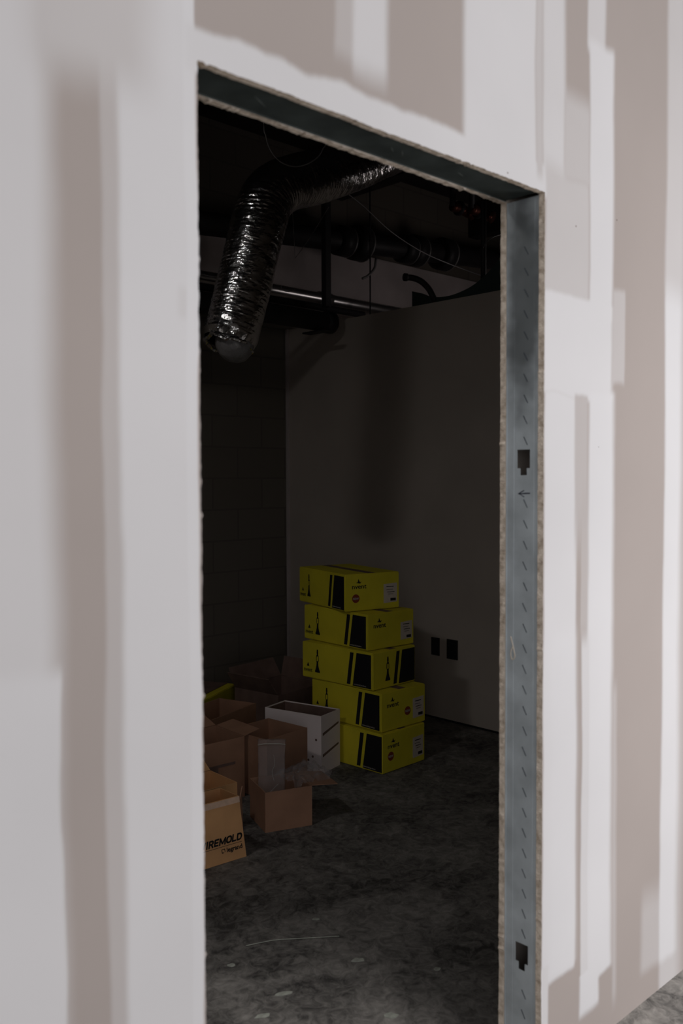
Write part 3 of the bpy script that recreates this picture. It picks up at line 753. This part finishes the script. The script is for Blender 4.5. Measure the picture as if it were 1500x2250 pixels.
# ------------------------------------------------------------------ pipes and hangers above
t = cast = thing('cast_iron_pipe', 'thick black pipe with bulging couplings running high along the block wall', 'pipe', (3.3, 3.30, 3.0))
obj('pipe_run', tube(bmesh.new(), [(-1.2, 0, -.135), (4.3, 0, .325)], .070, 20), M['black_iron'], t, True)
for x, dz, rr in ((1.02, 0, .10), (1.17, -.0, .12), (1.66, 0., .10), (1.76, 0.0, .112), (2.08, 0.0, .12)):
    dz = -.065+.0836*x
    bm = tube(bmesh.new(), [(x-.05, 0, .03+dz), (x-.045, 0, .03+dz), (x+.045, 0, .03+dz), (x+.05, 0, .03+dz)], [rr-.02, rr, rr, rr-.02], 24)
    o = obj('coupling', bm, M['black_iron'], t, True)
    b2 = tube(bmesh.new(), [(x+.047, 0, .03+dz), (x+.055, 0, .03+dz)], rr+.002, 24); obj('clamp_band', b2, M['wire'], o, True)
t = thing('bare_metal_pipe', 'slim bare metal pipe catching light below the black pipe', 'pipe', (3.3, 3.3, 2.635))
obj('pipe_run', tube(bmesh.new(), [(-1.6, 0, 0), (-.1, 0, 0), (.9, 0, 0), (4.2, 0, 0)], .040, 24), M['chrome'], t, True)
obj('coupling', tube(bmesh.new(), [(.80, 0, 0), (.9, 0, 0)], .048, 24), M['chrome'], t, True)
t = drain = thing('black_drain_pipe', 'low thick black pipe ending in a collar just above the room corner', 'pipe', (2.6, 3.10, 2.44))
pth = smoothpath([(-1.4, 0, 0), (0.2, 0, 0), (1.05, 0, 0), (1.30, 0, 0), (1.42, 0, 0)], 8)
obj('pipe_run', tube(bmesh.new(), pth, .062, 20), M['black_iron'], t, True)
obj('end_collar', tube(bmesh.new(), [(1.36, 0, 0), (1.375, 0, 0), (1.43, 0, 0), (1.45, 0, 0)], [.060, .070, .070, .050], 20), M['black_iron'], t, True)
obj('upper_pipe', tube(bmesh.new(), [(-1.4, 0.03, .095), (1.75, 0.03, .095)], .022, 12), M['black_iron'], t, True)
c = at(693, 620, 1, 3.1)
t = thing('threaded_hanger', 'square dark hanger post holding the low black pipe', 'pipe hanger', (c.x, 3.0, 2.36))
obj('post', box(-.022, .022, -.02, .02, .15, ZC-.001-2.36), M['black_iron'], t)
obj('saddle', box(-.035, .035, -.03, .19, .001, .010), M['black_iron'], t)
# thin rod with hook
c = at(813, 640, 1, 3.15)
t = thing('hanger_rod', 'thin dark rod with a small hook hanging near the partition top', 'rod', (c.x, 3.15, 0))
top = at(813, 575, 1, 3.25); bot = at(815, 692, 1, 3.15)
obj('rod', tube(bmesh.new(), [(0, 0, ZC-.002), (0, 0, bot.z)], .005, 8), M['black_iron'], t)
obj('hook', tube(bmesh.new(), smoothpath([(0, 0, bot.z), (.004, -.01, bot.z-.03), (.03, -.01, bot.z-.045), (.03, -.01, bot.z-.01)], 6), .008, 8), M['black_iron'], t, True)
# pipe support strap loop
pts = [at(x, y, 1, 3.12) for x, y in ((826, 568), (822, 590), (808, 606), (796, 612))]
t = cast
o = obj('strap', tube(bmesh.new(), [p-Vector(cast.location) for p in smoothpath(pts, 6)], .009, 8), M['wire'], t, True)
# curved hose on the partition top
hy = 2.36
pts = [at(889, 609, 1, hy+.12), at(908, 611, 1, hy+.10), at(926, 619, 1, hy+.07), at(941, 634, 1, hy+.04), at(950, 650, 1, hy+.02), at(956, 663, 1, hy)]
t = thing('bent_pipe', 'short black bent conduit sticking up over the partition edge', 'conduit', (0, 0, 0))
q = smoothpath(pts, 8)
obj('conduit', tube(bmesh.new(), q, .018, 16), M['black_iron'], t, True)
obj('end_collar', tube(bmesh.new(), [q[0]+(q[0]-q[3]).normalized()*.004, q[0]+(q[2]-q[0])], .023, 16), M['black_iron'], t, True)
# copper sprinkler-like fittings high right
for px, py, yy, lab in ((1018, 464, 2.9, 'reddish copper fitting high above the partition, farther from the doorway'), (1060, 470, 2.7, 'reddish copper fitting high above the partition, nearer the doorway')):
    c = at(px, py, 1, yy)
    t = thing('copper_fitting', lab, 'pipe fitting', tuple(c), 0, 'copper fittings above the partition')
    obj('elbow', tube(bmesh.new(), smoothpath([(-.12, 0, .01), (-.03, 0, .01), (.02, -.02, -.01), (.03, -.06, -.03)], 6), [.035]*18+[.042], 16), M['copper'], t, True)
    obj('ring', tube(bmesh.new(), [(-.06, 0, .01), (-.04, 0, .01)], .050, 16), M['black_iron'], t, True)
    obj('riser', tube(bmesh.new(), [(-.12, 0, .01), (-.12, 0, ZC-.002-c.z)], .022, 12), M['black_iron'], t, True)
# dark wrap sagging over the partition at right
t = thing('dark_wrap', 'dark sagging sheet draped over the partition top at right', 'sheet', (0, 0, 0))
edge = [at(x, y, 0, X2+.05) for x, y in ((905, 640), (940, 652), (985, 650), (1030, 632), (1065, 605), (1095, 570), (1125, 520), (1170, 430))]
bm = bmesh.new(); e2 = smoothpath(edge, 5)
fr = [bm.verts.new(p) for p in e2]; bk = [bm.verts.new((p.x+.10, p.y, p.z)) for p in e2]
lo = [bm.verts.new((p.x, p.y, H2+.003 if H2 < p.z else p.z-.004)) for p in e2]; lb = [bm.verts.new((p.x+.10, p.y, H2+.003 if H2 < p.z else p.z-.004)) for p in e2]
for i in range(len(fr)-1):
    bm.faces.new((fr[i], fr[i+1], bk[i+1], bk[i])); bm.faces.new((lo[i+1], lo[i], lb[i], lb[i+1]))
    bm.faces.new((fr[i+1], fr[i], lo[i], lo[i+1])); bm.faces.new((bk[i], bk[i+1], lb[i+1], lb[i]))
bm.faces.new((fr[0], bk[0], lb[0], lo[0])); bm.faces.new((fr[-1], lo[-1], lb[-1], bk[-1]))
bmesh.ops.recalc_face_normals(bm, faces=bm.faces)
obj('sheet', bm, M['insul'], t)
c = at(1062, 560, 1, 2.4)
t = thing('conduit_riser', 'dark upright conduit above the partition near the doorway corner', 'conduit', (X2+.20, at(1062, 560, 0, X2+.2).y, H2-.3))
obj('tube', tube(bmesh.new(), [(0, 0, 0), (0, 0, ZC-H2+.29)], .017, 12), M['black_iron'], t, True)
# cables
def cable(name, label, pts, r, m, ctg='cable'):
    return tag(obj(name, tube(bmesh.new(), smoothpath(pts, 8), r, 6), m, None, True), label, ctg)
cable('sagging_cable', 'thin cable sloping down from the duct to the conduit riser', [at(750, 415, 1, 2.45), at(800, 455, 1, 2.5), at(860, 510, 1, 2.55), at(930, 555, 1, 2.6), at(1000, 585, 1, 2.6), at(1075, 612, 1, 2.5)], .0035, M['wire'])
cable('tie_wire', 'thin wire strung in a narrow V below the duct bend', [at(642, 460, 1, 2.3), at(645, 510, 1, 2.6), at(648, 562, 1, 2.95), at(652, 562, 1, 2.95), at(685, 515, 1, 2.7), at(722, 455, 1, 2.42)], .0015, M['wire'], 'wire')
# beaded chain looping in front of the duct
pts = smoothpath([Vector((at(576, 240, 1, 1.95).x, 1.95, ZC-.001)), at(578, 240, 1, 1.95), at(584, 300, 1, 1.95), at(597, 335, 1, 1.95), at(620, 358, 1, 1.95), at(652, 366, 1, 1.95), at(685, 355, 1, 1.95), at(708, 330, 1, 1.95), at(720, 270, 1, 1.95), Vector((at(724, 240, 1, 1.95).x, 1.95, ZC-.001))], 26)
bm = bmesh.new()
for p in pts: bmesh.ops.create_icosphere(bm, subdivisions=1, radius=.0032, matrix=Matrix.Translation(p))
tube(bm, pts, .0009, 5)
tag(obj('beaded_chain', bm, M['wire'], None, True), 'beaded metal chain looping down in front of the duct bend', 'chain')
obj('wire_loop', tube(bmesh.new(), smoothpath([at(x, y, 1, 3.03)-Vector((2.6, 3.10, 2.44)) for x, y in ((617, 626), (620, 636), (630, 641), (642, 638))], 6), .002, 6), M['wire'], drain, True)  # loose curl of wire, only parented to the drain pipe
cable('curved_cable', 'thin cable arching at the upper right corner of the opening', [at(1062, 545, 1, 1.9), at(1070, 530, 1, 1.9), at(1085, 520, 1, 1.9), at(1108, 513, 1, 1.9), at(1150, 500, 1, 1.9)], .003, M['wire'])

# ------------------------------------------------------------------ litter on the floor
chips = [(622, 2184, .030, .012, 'pale flat chip on the lit floor just inside the doorway'), (577, 2233, .030, .011, 'pale greenish chip nearest the left bottom of the opening'),
         (858, 2232, .024, .016, 'brownish chip at the bottom middle of the doorway floor'), (787, 2110, .026, .014, 'dull pale chip in the middle of the dark floor'),
         (694, 2020, .016, .009, 'small pale flake beyond the others on the floor'), (508, 2122, .014, .012, 'small pale flake near the left edge of the opening'),
         (960, 2130, .014, .010, 'small dull flake toward the right of the doorway floor')]
for i, (px, py, a, b_, lab) in enumerate(chips):
    c = at(px, py, 2, 0); rnd = random.Random(i); n = 9
    poly = [((a*(.7+.4*rnd.random()))*math.cos(2*math.pi*k/n), (b_*(.7+.5*rnd.random()))*math.sin(2*math.pi*k/n)) for k in range(n)]
    an = R(-35+rnd.uniform(-15, 15)); o = obj('debris_chip', prism([(u*.85, v*.8) for u, v in poly], .002, lambda u, v, w_: Vector((u*math.cos(an)-v*math.sin(an), u*math.sin(an)+v*math.cos(an), w_))), M['chip'])
    o.location = (c.x, c.y, 0.0003); tag(o, lab, 'debris', 'chips of debris on the floor')
# thin wire lying on the floor
tag(obj('floor_wire', tube(bmesh.new(), smoothpath([at(540, 2078, 2, .003), at(600, 2066, 2, .003), at(660, 2062, 2, .003), at(745, 2057, 2, .003)], 6), .0015, 6), M['chip'], None, True), 'thin pale strip lying on the concrete floor', 'strip')
